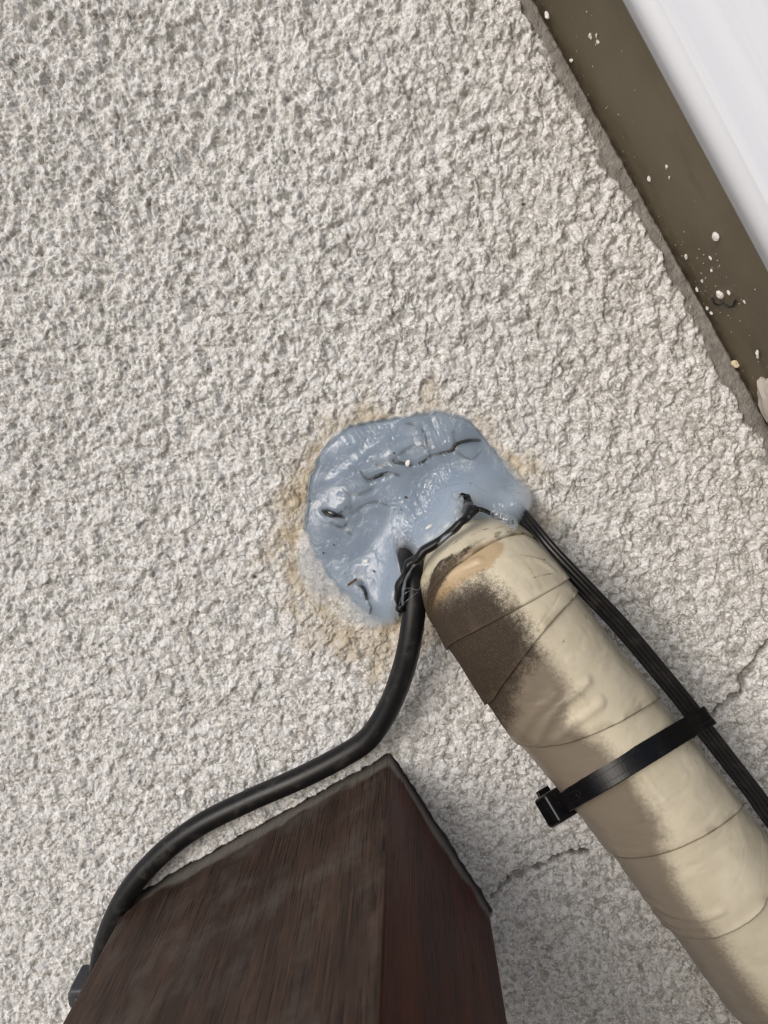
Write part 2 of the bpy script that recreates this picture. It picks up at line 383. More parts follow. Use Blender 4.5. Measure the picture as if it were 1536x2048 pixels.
coarse = sstep(1500, 300, PY)*0.40 + 0.95; h *= coarse
# stain and smoothing round the sealant
d_seal = sdf(PX, PY, SEAL); wob = 48*perlin(X/13, Yv/13, 12) + 9*perlin(X/3, Yv/3, 13)
stain = sstep(85, 0, d_seal + wob + 26*sstep(700, 1000, PX) + 20*sstep(950, 800, PY))
d_low = seg_dist(PX, PY, [(820, 1260), (760, 1290), (700, 1270)]); stain = np.maximum(stain, 0.8*sstep(75, 20, d_low+wob))
soft = sstep(30, -5, d_seal + 0.4*wob); h *= 1-0.45*soft
# caulk smear along the metal
d_j = seg_dist(PX, PY, JLINE)
wj = 34 + 15*perlin(X/14, Yv/14, 14) + 8*perlin(X/4, Yv/4, 15)
caulk = sstep(1.15, 0.85, d_j/np.maximum(wj, 6)); h = h*(1-0.8*caulk) - 0.2*caulk
dirt_shade = 0.9*sstep(7, 1, d_j + 6*perlin(X/2.5, Yv/2.5, 16))
h -= 1.3*sstep(5, 0, d_j)
# cracks
for ck, dep in zip(CRACKS, (2.2, 2.6)):
    dc = seg_dist(PX+6*perlin(X/4, Yv/4, 17), PY+6*perlin(X/4, Yv/4, 18), ck)
    k = sstep(7.5, 1.0, dc); h -= dep*k; dirt_shade = np.maximum(dirt_shade, 0.85*sstep(7.5, 1.5, dc)*(0.75+0.4*perlin(X/5, Yv/5, 20)))
sec = sdf(PX, PY, [(1640, 1230), (1540, 1285), (1490, 1345), (1478, 1390), (1400, 1440), (1640, 1480)]); h += 0.7*sstep(14, -14, sec)
# gap round the beam
d_b = sdf(PX, PY, BEAM_Q); gw = 4+2.5*perlin(X/5, Yv/5, 21)
h -= 6*sstep(gw+2.5, gw-1.5, d_b); h *= 1-0.3*sstep(25, 8, d_b)
dirt_shade = np.maximum(dirt_shade, 0.8*sstep(gw+4, gw-1, d_b))  # the shadow in the gap, painted into the wall colour
blotch = np.zeros_like(h)
for (x, y, r) in ((508, 1152, 4), (198, 430, 3), (1045, 410, 3)):
    blotch = np.maximum(blotch, sstep(r+3, r-2, np.hypot(PX-x, PY-y)+4*perlin(X/1.5, Yv/1.5, 22)))
dirt_shade = np.maximum(dirt_shade, blotch)
warm_right = sstep(700, 1450, PX + 160*perlin(X/40, Yv/40, 26) + 60*perlin(X/9, Yv/9, 27)); stain *= 1-0.65*sstep(4, -12, d_seal)  # tone turns warmer and darker towards the right, broken up by noise
# the hole behind the sealant
d_h = sdf(PX, PY, HOLE) + 5*perlin(X/4, Yv/4, 23); hole = sstep(-6, -16, d_h); flat_h = sstep(8, -4, d_h)
h = h*(1-flat_h) - 24*sstep(6, -16, d_h)
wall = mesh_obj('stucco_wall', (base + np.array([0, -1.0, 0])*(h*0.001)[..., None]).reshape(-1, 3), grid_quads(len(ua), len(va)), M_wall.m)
for n_, a_ in (('warm_right', warm_right), ('stain', stain*(1-hole)), ('caulk', caulk), ('dirt_shade', dirt_shade), ('hole', hole)): attr(wall, n_, a_.ravel())
tag(wall, 'rough pale grey stucco wall behind the pipe and the beam', 'wall')

# ------------------------------------------------------------------ timber beam, square out of the wall
BL = 0.9
bm = bmesh.new(); bmesh.ops.create_cube(bm, size=1.0)
for v in bm.verts: v.co = Vector(((v.co.x+0.5)*bl, (v.co.y+0.5)*bh, (v.co.z+0.5)*(BL+0.006)-0.006))
bmesh.ops.bevel(bm, geom=[e for e in bm.edges], offset=0.0016, segments=2, profile=0.6, affect='EDGES')
for f in bm.faces: f.material_index = 0 if f.normal.y < -0.6 or f.normal.x > 0.6 else 1; f.smooth = False
me = bpy.data.meshes.new('timber_beam'); bm.to_mesh(me); bm.free()
me.materials.append(M_wood_top); me.materials.append(M_wood_side)
beam = bpy.data.objects.new('timber_beam', me); COL.objects.link(beam)
bz = np.cross(bx, by)
if bz @ np.array([0, -1.0, 0]) < 0:      # keep the frame right-handed and pointing out of the wall
    bz = -bz
beam.matrix_world = Matrix(((bx[0], by[0], bz[0], b0[0]), (bx[1], by[1], bz[1], b0[1]), (bx[2], by[2], bz[2], b0[2]), (0, 0, 0, 1)))
tag(beam, 'dark brown weathered timber beam end standing out of the stucco wall', 'beam')

# ------------------------------------------------------------------ pipe wrapped in tape
R = 0.0264
pp = np.array([P(968, 1158, -0.035), P(968, 1158, -0.012), P(972, 1163, 0.010), P(1010, 1220, 0.0262), P(1105, 1353, 0.0300), P(1190, 1455, 0.0300), P(1272, 1554, 0.0300),
               P(1405, 1727, 0.0305), P(1560, 1935, 0.0310), P(1800, 2260, 0.032), P(2000, 2540, 0.033)])
pc, ps = resample(spline(pp, 600), 520)
pt, pn, pb = frames(pc, np.array([1.0, 0, 0]))
# theta: angle from the side away from the camera, so the joint of each turn lies hidden at the wall
w_ = np.array([0, 1.0, 0]); nref = w_ - pt*(pt @ w_)[:, None]
bad = np.linalg.norm(nref, axis=1) < 0.35
first = np.argmax(~bad); nref[:first] = nref[first] - pt[:first]*(pt[:first] @ nref[first])[:, None]
nref /= np.linalg.norm(nref, axis=1)[:, None]; bref = np.cross(pt, nref)
def tube_pt(s, th, r):
    idx = np.clip(s, 0, ps[-1]); out = []
    c = np.stack([np.interp(idx, ps, pc[:, k]) for k in range(3)], -1)
    n = np.stack([np.interp(idx, ps, nref[:, k]) for k in range(3)], -1); b = np.stack([np.interp(idx, ps, bref[:, k]) for k in range(3)], -1)
    return c + np.asarray(r)[..., None]*(np.cos(th)[..., None]*n + np.sin(th)[..., None]*b)
SS, TT = np.meshgrid(np.linspace(0, ps[-1], 700), np.linspace(math.pi*0.45, math.pi*1.55, 260), indexing='ij')
tp = tube_pt(SS, TT, np.full(SS.shape, R)); tx, ty = proj(tp)
def on_pipe(x, y):
    d = (tx-x)**2 + (ty-y)**2
    near = d < d.min() + 30
    dist = np.where(near, np.linalg.norm(tp-CP, axis=-1), 9)
    k = np.unravel_index(np.argmin(dist), d.shape); return SS[k], TT[k]
SEAMS = [[(850, 1215), (905, 1140), (960, 1100), (1030, 1068), (1065, 1070)],
         [(885, 1300), (921, 1280), (1028, 1213), (1122, 1168)],
         [(985, 1400), (1020, 1351), (1075, 1280), (1151, 1192)],
         [(1030, 1492), (1118, 1486), (1216, 1461), (1328, 1391)],
         [(1230, 1713), (1333, 1703), (1417, 1673), (1491, 1608)],
         [(1365, 1876), (1440, 1866), (1533, 1808)],
         [(1500, 2060), (1600, 2040), (1690, 1980)]]
seam_f = []
for sm in SEAMS:
    q = np.array([on_pipe(x, y) for x, y in sm]); k = np.polyfit(q[:, 1]-math.pi, q[:, 0], 2 if len(sm) > 3 else 1)
    seam_f.append((k, q[:, 1].min()-math.pi, q[:, 1].max()-math.pi))
def seam_s(i, th):
    if i < 0: return np.full(th.shape, 0.004)
    if i >= len(seam_f): return np.full(th.shape, ps[-1]-0.004)
    k, a, b = seam_f[i]; t = th-math.pi; tc = np.clip(t, a, b); s = np.polyval(k, tc)
    sl = np.clip(np.polyval(np.polyder(k), tc), -0.02, 0.02); return s + sl*(t-tc)*0.6
FOLDS = [([(1072, 1486), (1098, 1440), (1130, 1402), (1178, 1362)], 0.0011, 0.0018), ([(1112, 1482), (1150, 1448), (1205, 1405)], 0.0008, 0.0018),
         ([(1040, 1470), (1060, 1440), (1110, 1395)], 0.0006, 0.0022), ([(1285, 1800), (1335, 1828), (1400, 1838), (1440, 1825)], 0.0009, 0.0017),
         ([(1300, 1830), (1345, 1850), (1400, 1856)], 0.0007, 0.0015), ([(1320, 1852), (1365, 1868), (1430, 1872)], 0.0006, 0.0014),
         ([(1262, 1560), (1275, 1600), (1300, 1630)], 0.00035, 0.0010), ([(1280, 1556), (1295, 1590), (1318, 1618)], 0.00035, 0.0010),
         ([(1245, 1565), (1256, 1605), (1280, 1640)], 0.00035, 0.0010), ([(1296, 1550), (1312, 1578), (1334, 1600)], 0.0003, 0.0010),
         ([(1430, 1880), (1480, 1850), (1530, 1815)], 0.0005, 0.0012), ([(852, 1230), (865, 1185), (895, 1150), (960, 1115)], 0.0010, 0.0014),
         ([(842, 1180), (850, 1140), (870, 1105)], 0.0009, 0.0015), ([(1020, 1120), (1080, 1118), (1110, 1140)], 0.0004, 0.0010)]
folds = [([tube_pt(np.array(s), np.array(t), np.array(R)) for s, t in (on_pipe(x, y) for x, y in f)], a, sg) for f, a, sg in FOLDS]
def seg3(p, poly):
    best = np.full(p.shape[:-1], 9.0)
    for a, b in zip(poly[:-1], poly[1:]):
        d = b-a; t = np.clip(((p-a) @ d)/(d @ d), 0, 1); best = np.minimum(best, np.linalg.norm(p-a-t[..., None]*d, axis=-1))
    return best
DARK = [(845, 1165), (880, 1195), (935, 1170), (968, 1150), (1000, 1172), (1026, 1215), (1058, 1248), (1076, 1300), (1058, 1345), (1036, 1385), (1028, 1425), (1010, 1475), (900, 1500), (790, 1300)]
GRIME_SHADE = [(960, 1160), (1040, 1240), (1110, 1320), (1150, 1380), (1140, 1440), (1200, 1480), (1255, 1530), (1285, 1580), (1325, 1640), (1340, 1720), (1370, 1790), (1440, 1870), (1500, 1960), (1560, 2040),
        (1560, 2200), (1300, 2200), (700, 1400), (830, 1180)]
TAN = [(845, 1250), (862, 1180), (890, 1135), (940, 1100), (985, 1082), (1010, 1088), (985, 1130), (930, 1160), (885, 1195), (858, 1250)]
SPECK = [(862, 1150), (885, 1118), (925, 1098), (948, 1094), (925, 1120), (900, 1145), (872, 1185), (855, 1225)]
SCR = [[(905, 1088), (935, 1072), (962, 1060), (1008, 1052)], [(930, 1098), (970, 1078), (1005, 1070)], [(985, 1066), (1040, 1062), (1078, 1082)], [(1040, 1110), (1062, 1113), (1090, 1120)], [(1068, 1156), (1085, 1150), (1105, 1147)],
       [(1172, 1232), (1176, 1240)], [(1376, 1490), (1372, 1500)], [(868, 1150), (876, 1128), (905, 1112)], [(1120, 1290), (1128, 1282)], [(1390, 1520), (1396, 1528)]]
pipe = thing('insulated_pipe', tuple(pc[30]), 'thick cream tape-wrapped pipe with brown grime running out of the sealed hole', 'pipe')
for i in range(len(SEAMS)+1):
    th = np.linspace(0, 2*math.pi, 201); nk = 64
    s0 = seam_s(i-1, th) - (0.007 if i else 0); s1 = np.maximum(seam_s(i, th), s0+0.008)
    tt = np.linspace(0, 1, nk)**0.85
    S = s0[None] + (s1-s0)[None]*tt[:, None]; T = np.repeat(th[None], nk, 0)
    r = R + 0.0012*tt[:, None]*np.ones_like(S) - 0.0005
    p0 = tube_pt(S, T, np.full(S.shape, R))
    for fl, a, sg in folds: r += a*np.exp(-(seg3(p0, fl)/sg)**2)
    r += 0.0004*perlin(S/0.016, T*1.6+i, 31) + 0.00013*perlin(S/0.005+T*1.5+i, T*4, 32) - 0.00016*np.clip(1-np.abs(perlin(S/0.009+T*0.9+3*i, T*2.5-S/0.012, 34))/0.08, 0, 1) + 0.00016*perlin(S/0.0022+T*2, T*5+S/0.004, 36)*sstep(0, 0.3, perlin(S/0.02, T*2+i, 37))
    v = tube_pt(S, T, r); qx, qy = proj(v)
    v = np.concatenate([v, tube_pt(S[-1:], T[-1:], r[-1:]-0.0016)])      # the thickness of the tape edge
    o = part(mesh_obj('tape_wrap', v.reshape(-1, 3), grid_quads(nk+1, 201), M_tape.m), pipe)
    e = lambda a: np.concatenate([a, a[-1:]]).ravel()
    wv = 14*perlin(S/0.006, T*4, 33)
    attr(o, 'dark', e(np.clip(sstep(62, -58, sdf(qx+wv, qy, DARK)) + 0.75*sstep(6, -4, sdf(qx, qy, SPECK)) + sum(0.6*sstep(3.4, 0.4, seg_dist(qx+0.25*wv, qy, sc_)) for sc_ in SCR), 0, 1)))
    attr(o, 'grey', e(sstep(52, -62, sdf(qx+wv, qy+wv, GRIME_SHADE)))); attr(o, 'tan', e(sstep(22, -18, sdf(qx+0.7*wv, qy, TAN))))
    sd = np.zeros_like(S)
    if i < len(SEAMS): sd = sstep(0.0005, 0.0, s1[None]-S)*0.5 + 0.35*sstep(0.004, 0.0, s1[None]-S)*sstep(0, 0.4, perlin(S/0.008, T*5, 35))
    sd = np.concatenate([sd, np.full((1, 201), 0.6)]); attr(o, 'seam', sd.ravel())

# ------------------------------------------------------------------ flat ribbed cable beside the pipe
fp = [P(1000, 985, 0.000), P(1028, 1016, 0.007), P(1060, 1054, 0.017), P(1100, 1103, 0.025), P(1171, 1178, 0.0305), P(1241, 1252, 0.0315), P(1328, 1355, 0.032), P(1377, 1415, 0.032), P(1408, 1458, 0.032),
      P(1511, 1591, 0.0325), P(1549, 1645, 0.033), P(1750, 1905, 0.034), P(1950, 2180, 0.035)]
fpath, _ = resample(spline(fp, 400), 260)
rl = 0.00108; prof = []
for k in range(4):
    cx = (k-1.5)*2*rl*0.94
    for a in np.linspace(150, 30, 6): prof.append((cx+rl*math.cos(math.radians(a)), rl*math.sin(math.radians(a))))
prof = prof + [(x, -y) for x, y in prof[::-1]]
prof = np.array(prof)
rt = math.radians(42); prof = np.stack([prof[:, 0]*math.cos(rt)-prof[:, 1]*math.sin(rt), prof[:, 0]*math.sin(rt)+prof[:, 1]*math.cos(rt)], 1)
ft, _, _ = frames(fpath, np.array([0, -1.0, 0]))
side = np.cross(ft[120], np.array([0, -1.0, 0])); side *= np.sign(side @ CR)
flat = sweep('flat_cable', fpath, prof, M_ribbon, up=side)
tag(flat, 'flat black ribbed cable running along the upper right side of the pipe', 'cable')

# ------------------------------------------------------------------ round black cable
cp_ = [P(800, 1050, -0.008), P(808, 1085, 0.0015), P(822, 1130, 0.0125), P(829, 1190, 0.017), P(822, 1270, 0.019), P(805, 1345, 0.018), P(775, 1420, 0.016), P(735, 1478, 0.014), P(680, 1515, 0.012),
       P(600, 1556, 0.010), P(500, 1600, 0.009), P(400, 1650, 0.008), P(320, 1710, 0.0075), P(255, 1785, 0.0075), P(215, 1870, 0.0075), P(198, 1950, 0.0075), P(192, 2040, 0.007), P(195, 2200, 0.007)]
cpath, _ = resample(spline(cp_, 500), 320)
rc = sweep('power_cable', cpath, circ(0.0047, 24), M_rubber)
tag(rc, 'round black rubber cable curving from the sealed hole over the beam', 'cable')

# ------------------------------------------------------------------ cable tie round pipe and flat cable
sT, _ = on_pipe(1262, 1522)
kT = int(np.argmin(np.abs(ps-sT))); cT = pc[kT]
aT = pt[kT]; wT = np.array([0, -1.0, 0]); wT = wT - aT*(aT @ wT); wT /= np.linalg.norm(wT)
nT = np.cross(aT, wT); nT *= np.sign(nT @ CR)
vw = CP-P(1271, 1519, 0.045); vw /= np.linalg.norm(vw)                        # the strap sits a little askew, higher at the front
nT2 = P(1392, 1446, 0.034) - P(1150, 1592, 0.034); nT2 /= np.linalg.norm(nT2)
aT2 = np.cross(nT2, vw); aT2 *= np.sign(aT2 @ aT); aT2 /= np.linalg.norm(aT2)
wT2 = vw - nT2*(vw @ nT2); wT2 /= np.linalg.norm(wT2); pts2 = []
kT = int(np.argmin(np.abs((pc-CP) @ aT2) + 9*(ps < 0.05))); cT = pc[kT] - pt[kT]*(((pc[kT]-CP) @ aT2)/(pt[kT] @ aT2))
for a in np.linspace(0, 2*math.pi, 120, endpoint=False):
    q = (nT*math.cos(a)+wT*math.sin(a))*(R+0.0004); q = q - aT*((q @ aT2)/(aT @ aT2)); pts2.append((q @ nT2, q @ wT2))
wT = wT2
kf = int(np.argmin(np.abs((fpath-cT) @ aT2) + 9*(np.linalg.norm(fpath-cT, axis=1) > 0.06)))
ftT, fnT, fbT = frames(fpath, side)
for x, y in prof:
    q = fpath[kf]+fnT[kf]*x*1.06+fbT[kf]*y*1.06-cT; q = q - ftT[kf]*((q @ aT2)/(ftT[kf] @ aT2)); pts2.append((q @ nT2, q @ wT2))
pts2 = sorted(set(pts2))
def hull(ps_):
    def half(it):
        o = []
        for p in it:
            while len(o) >= 2 and (o[-1][0]-o[-2][0])*(p[1]-o[-2][1])-(o[-1][1]-o[-2][1])*(p[0]-o[-2][0]) <= 0: o.pop()
            o.append(p)
        return o[:-1]
    return half(ps_)+half(ps_[::-1])
hl = np.array(hull(pts2)); hl = np.vstack([hl, hl[:1]])
L = np.r_[0, np.cumsum(np.linalg.norm(np.diff(hl, axis=0), axis=1))]; tq = np.linspace(0, L[-1], 161)[:-1]
hl = np.stack([np.interp(tq, L, hl[:, 0]), np.interp(tq, L, hl[:, 1])], 1)
tg = np.roll(hl, -1, 0)-np.roll(hl, 1, 0); tg /= np.linalg.norm(tg, axis=1)[:, None]; on = np.stack([tg[:, 1], -tg[:, 0]], 1)
on *= np.sign((on*hl).sum(1).mean())
hw, tk, bv = 0.0037, 0.0015, 0.0003
sp = [(-hw, 0), (-hw, tk-bv), (-hw+bv, tk), (-hw*0.45, tk), (-hw*0.42, tk-0.00012), (hw*0.42, tk-0.00012), (hw*0.45, tk), (hw-bv, tk), (hw, tk-bv), (hw, 0)]
tv = np.array([[cT + nT2*(hl[i, 0]+on[i, 0]*(b+0.0002)) + wT*(hl[i, 1]+on[i, 1]*(b+0.0002)) + aT2*a for a, b in sp] for i in range(160)])
q = [(i*10+j, i*10+(j+1) % 10, ((i+1) % 160)*10+(j+1) % 10, ((i+1) % 160)*10+j) for i in range(160) for j in range(10)]
tie = thing('cable_tie', tuple(cT-wT*R), 'black nylon cable tie clamping the flat cable to the cream pipe', 'cable tie')
part(mesh_obj('strap', tv.reshape(-1, 3), q, M_tie, smooth=False), tie)
def block(name, c, ex, ey, ez, dims, bev, mat, parent, slot=False):
    bm = bmesh.new(); bmesh.ops.create_cube(bm, size=1.0)
    for v in bm.verts: v.co = Vector((v.co.x*dims[0], v.co.y*dims[1], v.co.z*dims[2]))
    if slot:
        f = min(bm.faces, key=lambda f: f.normal.x); r = bmesh.ops.inset_individual(bm, faces=[f], thickness=min(dims)*0.2)
        for v in f.verts: v.co.x += dims[0]*0.22
    ed = [e for e in bm.edges if len(e.link_faces) == 2 and e.calc_face_angle(0) > 0.6]
    bmesh.ops.bevel(bm, geom=ed, offset=bev, segments=3, profile=0.5, affect='EDGES')
    for v in bm.verts: v.co = Vector(c + ex*v.co.x + ey*v.co.y + ez*v.co.z)
    bmesh.ops.recalc_face_normals(bm, faces=bm.faces)
    me = bpy.data.meshes.new(name); bm.to_mesh(me); bm.free(); me.materials.append(mat)
    for p in me.polygons: p.use_smooth = False
    o = bpy.data.objects.new(name, me); COL.objects.link(o)
    return part(o, parent) if parent else o
hc = P(1115, 1611, 0.034)
ex = nT2*math.cos(0.7)-wT*math.sin(0.7); ex /= np.linalg.norm(ex); ey = aT2; ez = np.cross(ex, ey)
block('head', hc, ex, ey, ez, (0.0118, 0.0116, 0.0095), 0.0013, M_tie, tie, True)
block('tail', P(1092, 1592, 0.027), ex, ey, ez, (0.006, 0.006, 0.0015), 0.0003, M_tie, tie)
# moulded ring on the strap beside the head
ang = np.linspace(0, 2*math.pi, 25)[:-1]; ci = int(np.argmin(np.linalg.norm(np.array([np.hypot(*(np.array(proj(tv[i, 4]))-np.array((1158, 1590)))) + (50 if on[i, 1] < 0 else 0) for i in range(160)])[:, None], axis=1)))
rc0 = (tv[ci, 4]+tv[ci, 5])/2; od = nT2*on[ci, 0]+wT*on[ci, 1]; td = nT2*tg[ci, 0]+wT*tg[ci, 1]
ringp = np.array([rc0 + od*0.0001 + (td*math.cos(a)+aT2*math.sin(a))*0.0012 for a in np.r_[ang, 0]])
part(sweep('moulded_ring', ringp, circ(0.00022, 8), M_tie, up=od, caps=False), tie)

# ------------------------------------------------------------------ wire lath inside the sealant
WIRES = [([(962, 881), (938, 881), (911, 889), (905, 900), (888, 905), (862, 910)], 0.0004), ([(862, 910), (855, 894), (850, 876), (844, 857)], 0.0016), ([(862, 911), (848, 922), (837, 928)], 0.0006),
         ([(853, 894), (838, 893), (827, 889)], 0.0026), ([(827, 889), (803, 906), (788, 918)], 0.0024), ([(788, 919), (791, 924), (806, 927), (824, 931)], 0.0010), ([(788, 918), (770, 930), (748, 930)], 0.0026),
         ([(718, 940), (728, 954), (737, 961)], 0.0018), ([(737, 961), (756, 952), (776, 944)], 0.0002), ([(776, 944), (790, 948), (800, 952)], 0.0022),
         ([(643, 1020), (656, 1029), (668, 1032), (682, 1033)], 0.0004), ([(648, 1025), (656, 1022), (668, 1026), (690, 1036)], 0.0006), ([(674, 1030), (684, 1022), (694, 1012)], 0.0016),
         ([(683, 975), (700, 989), (729, 985), (745, 975)], 0.0026), ([(700, 989), (700, 1011), (701, 1028)], 0.0026), ([(701, 1028), (725, 1012), (751, 1004), (780, 1012)], 0.0026),
         ([(698, 1035), (692, 1047), (688, 1055)], 0.0026), ([(688, 1055), (675, 1052), (660, 1046)], 0.0024), ([(688, 1055), (694, 1062), (702, 1070)], 0.0028),
         ([(722, 1142), (723, 1156), (726, 1168)], 0.0022), ([(718, 1169), (726, 1175), (731, 1184), (735, 1200)], 0.0002), ([(735, 1200), (742, 1214), (740, 1228)], 0.0016),
         ([(911, 889), (905, 870), (915, 852)], 0.0026), ([(905, 900), (925, 912), (945, 918), (965, 900)], 0.0026), ([(844, 857), (820, 848), (800, 846)], 0.0026)]
PATCH = [([(865, 850), (850, 960), (838, 1060)], 30), ([(900, 880), (880, 960), (868, 1020)], 16), ([(1000, 915), (1035, 975)], 18), ([(650, 910), (700, 880), (745, 875)], 26), ([(630, 1095), (680, 1100)], 22),
         ([(800, 845), (740, 905), (690, 960)], 16), ([(780, 985), (815, 1015)], 22), ([(985, 1010), (1045, 1010)], 20), ([(940, 840), (985, 890)], 14), ([(840, 1090), (810, 1140)], 18), ([(700, 1180), (720, 1215)], 16)]
def seal_height(x, y):
    """height of the sealant over the wall (metres) at photograph pixels"""
    X_, Y_ = x/4.9, y/4.9
    d = -sdf(x, y, SEAL); de = seg_dist(x, y, EDGE)
    near = np.exp(-(de/46.0)**2)
    rim = 0.35*sstep(0, 14, d) + 0.65*sstep(0, 70, d)
    low = sstep(1100, 1230, y)*sstep(760, 640, x)
    hh = 0.0005 + rim*(0.0038 - 0.0030*low) + rim*0.0017*perlin(X_/13, Y_/13, 41)
    hh += near*0.0125*sstep(0, 9, d+4)
    hh += 0.0065*np.exp(-(np.hypot(x-930, y-1006)/34)**2) + 0.006*np.exp(-(np.hypot((x-1035)/30, (y-1000)/26))**2)
    hh += 0.0016*np.exp(-(seg_dist(x, y, [(640, 900), (700, 885), (760, 880)])/26)**2)
    # tooling streaks fanning out from the pipe
    ang = np.arctan2(x-1150, 1500-y); rad = np.hypot(x-1150, y-1500)
    st = perlin(ang*62, rad/150, 42)*0.7 + perlin(ang*140, rad/120, 43)*0.45
    pat = np.zeros_like(hh)
    for ln, wd in PATCH: pat = np.maximum(pat, sstep(wd*1.3, wd*0.3, seg_dist(x, y, ln) + 10*perlin(X_/6, Y_/6, 44)))
    hh += rim*(0.00055*st*pat)
    hh += 0.0009*rim*np.exp(-(seg_dist(x, y, [(800, 835), (760, 880), (700, 930), (660, 960)])/9)**2)
    hh += 0.0008*rim*np.exp(-(seg_dist(x, y, [(752, 965), (785, 990), (815, 1020)])/8)**2) + 0.0007*rim*np.exp(-(seg_dist(x, y, [(985, 900), (1010, 940), (1035, 975)])/10)**2)
    hh -= 0.0007*rim*np.exp(-(seg_dist(x, y, [(738, 962), (776, 946)])/7)**2)
    for pts_, dep in WIRES:
        dw = seg_dist(x, y, pts_)
        hh += rim*0.00022*np.exp(-((dw-12)/7)**2)
        if dep < 0.0012: hh -= 0.0008*rim*np.exp(-(dw/4.5)**2)
    f1, f2, vv = worley(X_/4.0, Y_/4.0, 45); hh += rim*0.00022*np.clip(1-f1*1.6, 0, 1)*sstep(0.0, 0.3, perlin(X_/18+5, Y_/18, 46))
    hh += rim*0.00026*perlin(X_/1.5, Y_/1.5, 47)*pat
    return hh
mesh_w = thing('wire_mesh', tuple(P(820, 960, -0.004)), 'bent black hexagonal wire lath half buried in the cloudy blue sealant', 'wire mesh')
for pts_, dep in WIRES:
    a = np.array(pts_, float); hh = seal_height(a[:, 0], a[:, 1])
    p = np.array([P(x, y, hz-dep-0.0013*abs(2*k/(len(pts_)-1)-1)**2) for k, ((x, y), hz) in enumerate(zip(pts_, hh))])
    path, _ = resample(spline(p, 40), 18); rad_ = 1+0.35*perlin(np.linspace(0, 5, 18)+dep*9000, np.zeros(18)+0.4, 74); rad_[[0, -1]] *= 0.5
    part(sweep('strand', path, circ(0.00072 if dep < 0.0012 else 0.00062, 8), M_wire, rad=rad_), mesh_w)

# ------------------------------------------------------------------ silicone sealant
cx, cy = 800.0, 1010.0
so = np.array(SEAL, float); an = np.unwrap(np.arctan2(so[:, 1]-cy, so[:, 0]-cx)); rr = np.hypot(so[:, 0]-cx, so[:, 1]-cy)
NA, NR = 760, 200
tt = np.linspace(0, 2*math.pi, NA, endpoint=False)
sp_ = spline(np.vstack([so, so[:1]])[:, [0, 1, 1]], 1400)[:-1, :2]
sa_ = np.arctan2(sp_[:, 1]-cy, sp_[:, 0]-cx) % (2*math.pi); sr_ = np.hypot(sp_[:, 0]-cx, sp_[:, 1]-cy); od_ = np.argsort(sa_)
Rb = np.interp(tt, np.r_[sa_[od_]-2*math.pi, sa_[od_], sa_[od_]+2*math.pi], np.tile(sr_[od_], 3))
Rb = Rb + 3.0*perlin(np.cos(tt)*9+20, np.sin(tt)*9+20, 51) + 1.5*perlin(np.cos(tt)*30+70, np.sin(tt)*30+70, 52)
rho = np.linspace(0.004, 1, NR)**0.75
qx = cx + rho[:, None]*Rb[None]*np.cos(tt); qy = cy + rho[:, None]*Rb[None]*np.sin(tt)
top_h = seal_height(qx, qy)
top = P(qx, qy, 0.0)
# place along the line of sight of the wall plane point, raised straight out of the wall
topv = P(qx, qy, top_h)
botw = np.where(sdf(qx, qy, HOLE) < -2, -0.021, 0.0)
k5 = slice(0, NR, 6)
bot = P(qx[k5], qy[k5], botw[k5]); bot = np.concatenate([bot, P(qx[-1:], qy[-1:], np.full((1, NA), -0.0002))])
nb_ = len(bot)
allv = np.vstack([topv.reshape(-1, 3), bot.reshape(-1, 3), P(cx, cy, float(seal_height(np.array([cx]), np.array([cy]))[0]))[None], P(cx, cy, -0.021)[None]])
qt = grid_quads(NR, NA, True)[:, ::-1]; qb = grid_quads(nb_, NA, True) + NR*NA
j = np.arange(NA); j2 = (j+1) % NA; et = (NR-1)*NA; eb = NR*NA + (nb_-1)*NA
qs = np.stack([et+j, eb+j, eb+j2, et+j2], 1)
ctop = (NR+nb_)*NA; tr_ = np.vstack([np.stack([np.full(NA, ctop), j2, j], 1), np.stack([np.full(NA, ctop+1), NR*NA+j, NR*NA+j2], 1)])
seal = thing('sealant', tuple(P(820, 1000, 0.0)), 'cloudy blue grey silicone sealant smeared over the hole above the pipe', 'sealant')
bulk = part(mesh_obj('sealant_body', allv, np.vstack([qt, qb, qs]), M_sil, tris=tr_), seal)
bmx = bmesh.new(); bmx.from_mesh(bulk.data); bmesh.ops.recalc_face_normals(bmx, faces=bmx.faces); bmx.to_mesh(bulk.data); bmx.free()
for p in bulk.data.polygons: p.use_smooth = True
NC = 60
rc_ = np.linspace(0.004, 1, NC); gx_ = cx + rc_[:, None]*Rb[None, ::4]*np.cos(tt[::4]); gy_ = cy + rc_[:, None]*Rb[None, ::4]*np.sin(tt[::4])
dh = sdf(gx_, gy_, HOLE); hc_ = 0.45*(seal_height(gx_, gy_) - 0.0038) + 0.0002 - 0.0006*perlin(gx_/40, gy_/40, 53)
hc_ = np.where(dh < 6, hc_*sstep(4, -14, dh) - 0.002*sstep(-8, 6, dh), -0.006)
part(mesh_obj('sealant_core', P(gx_, gy_, hc_).reshape(-1, 3), grid_quads(NC, len(tt[::4]), True)[:, ::-1], M_core), seal)
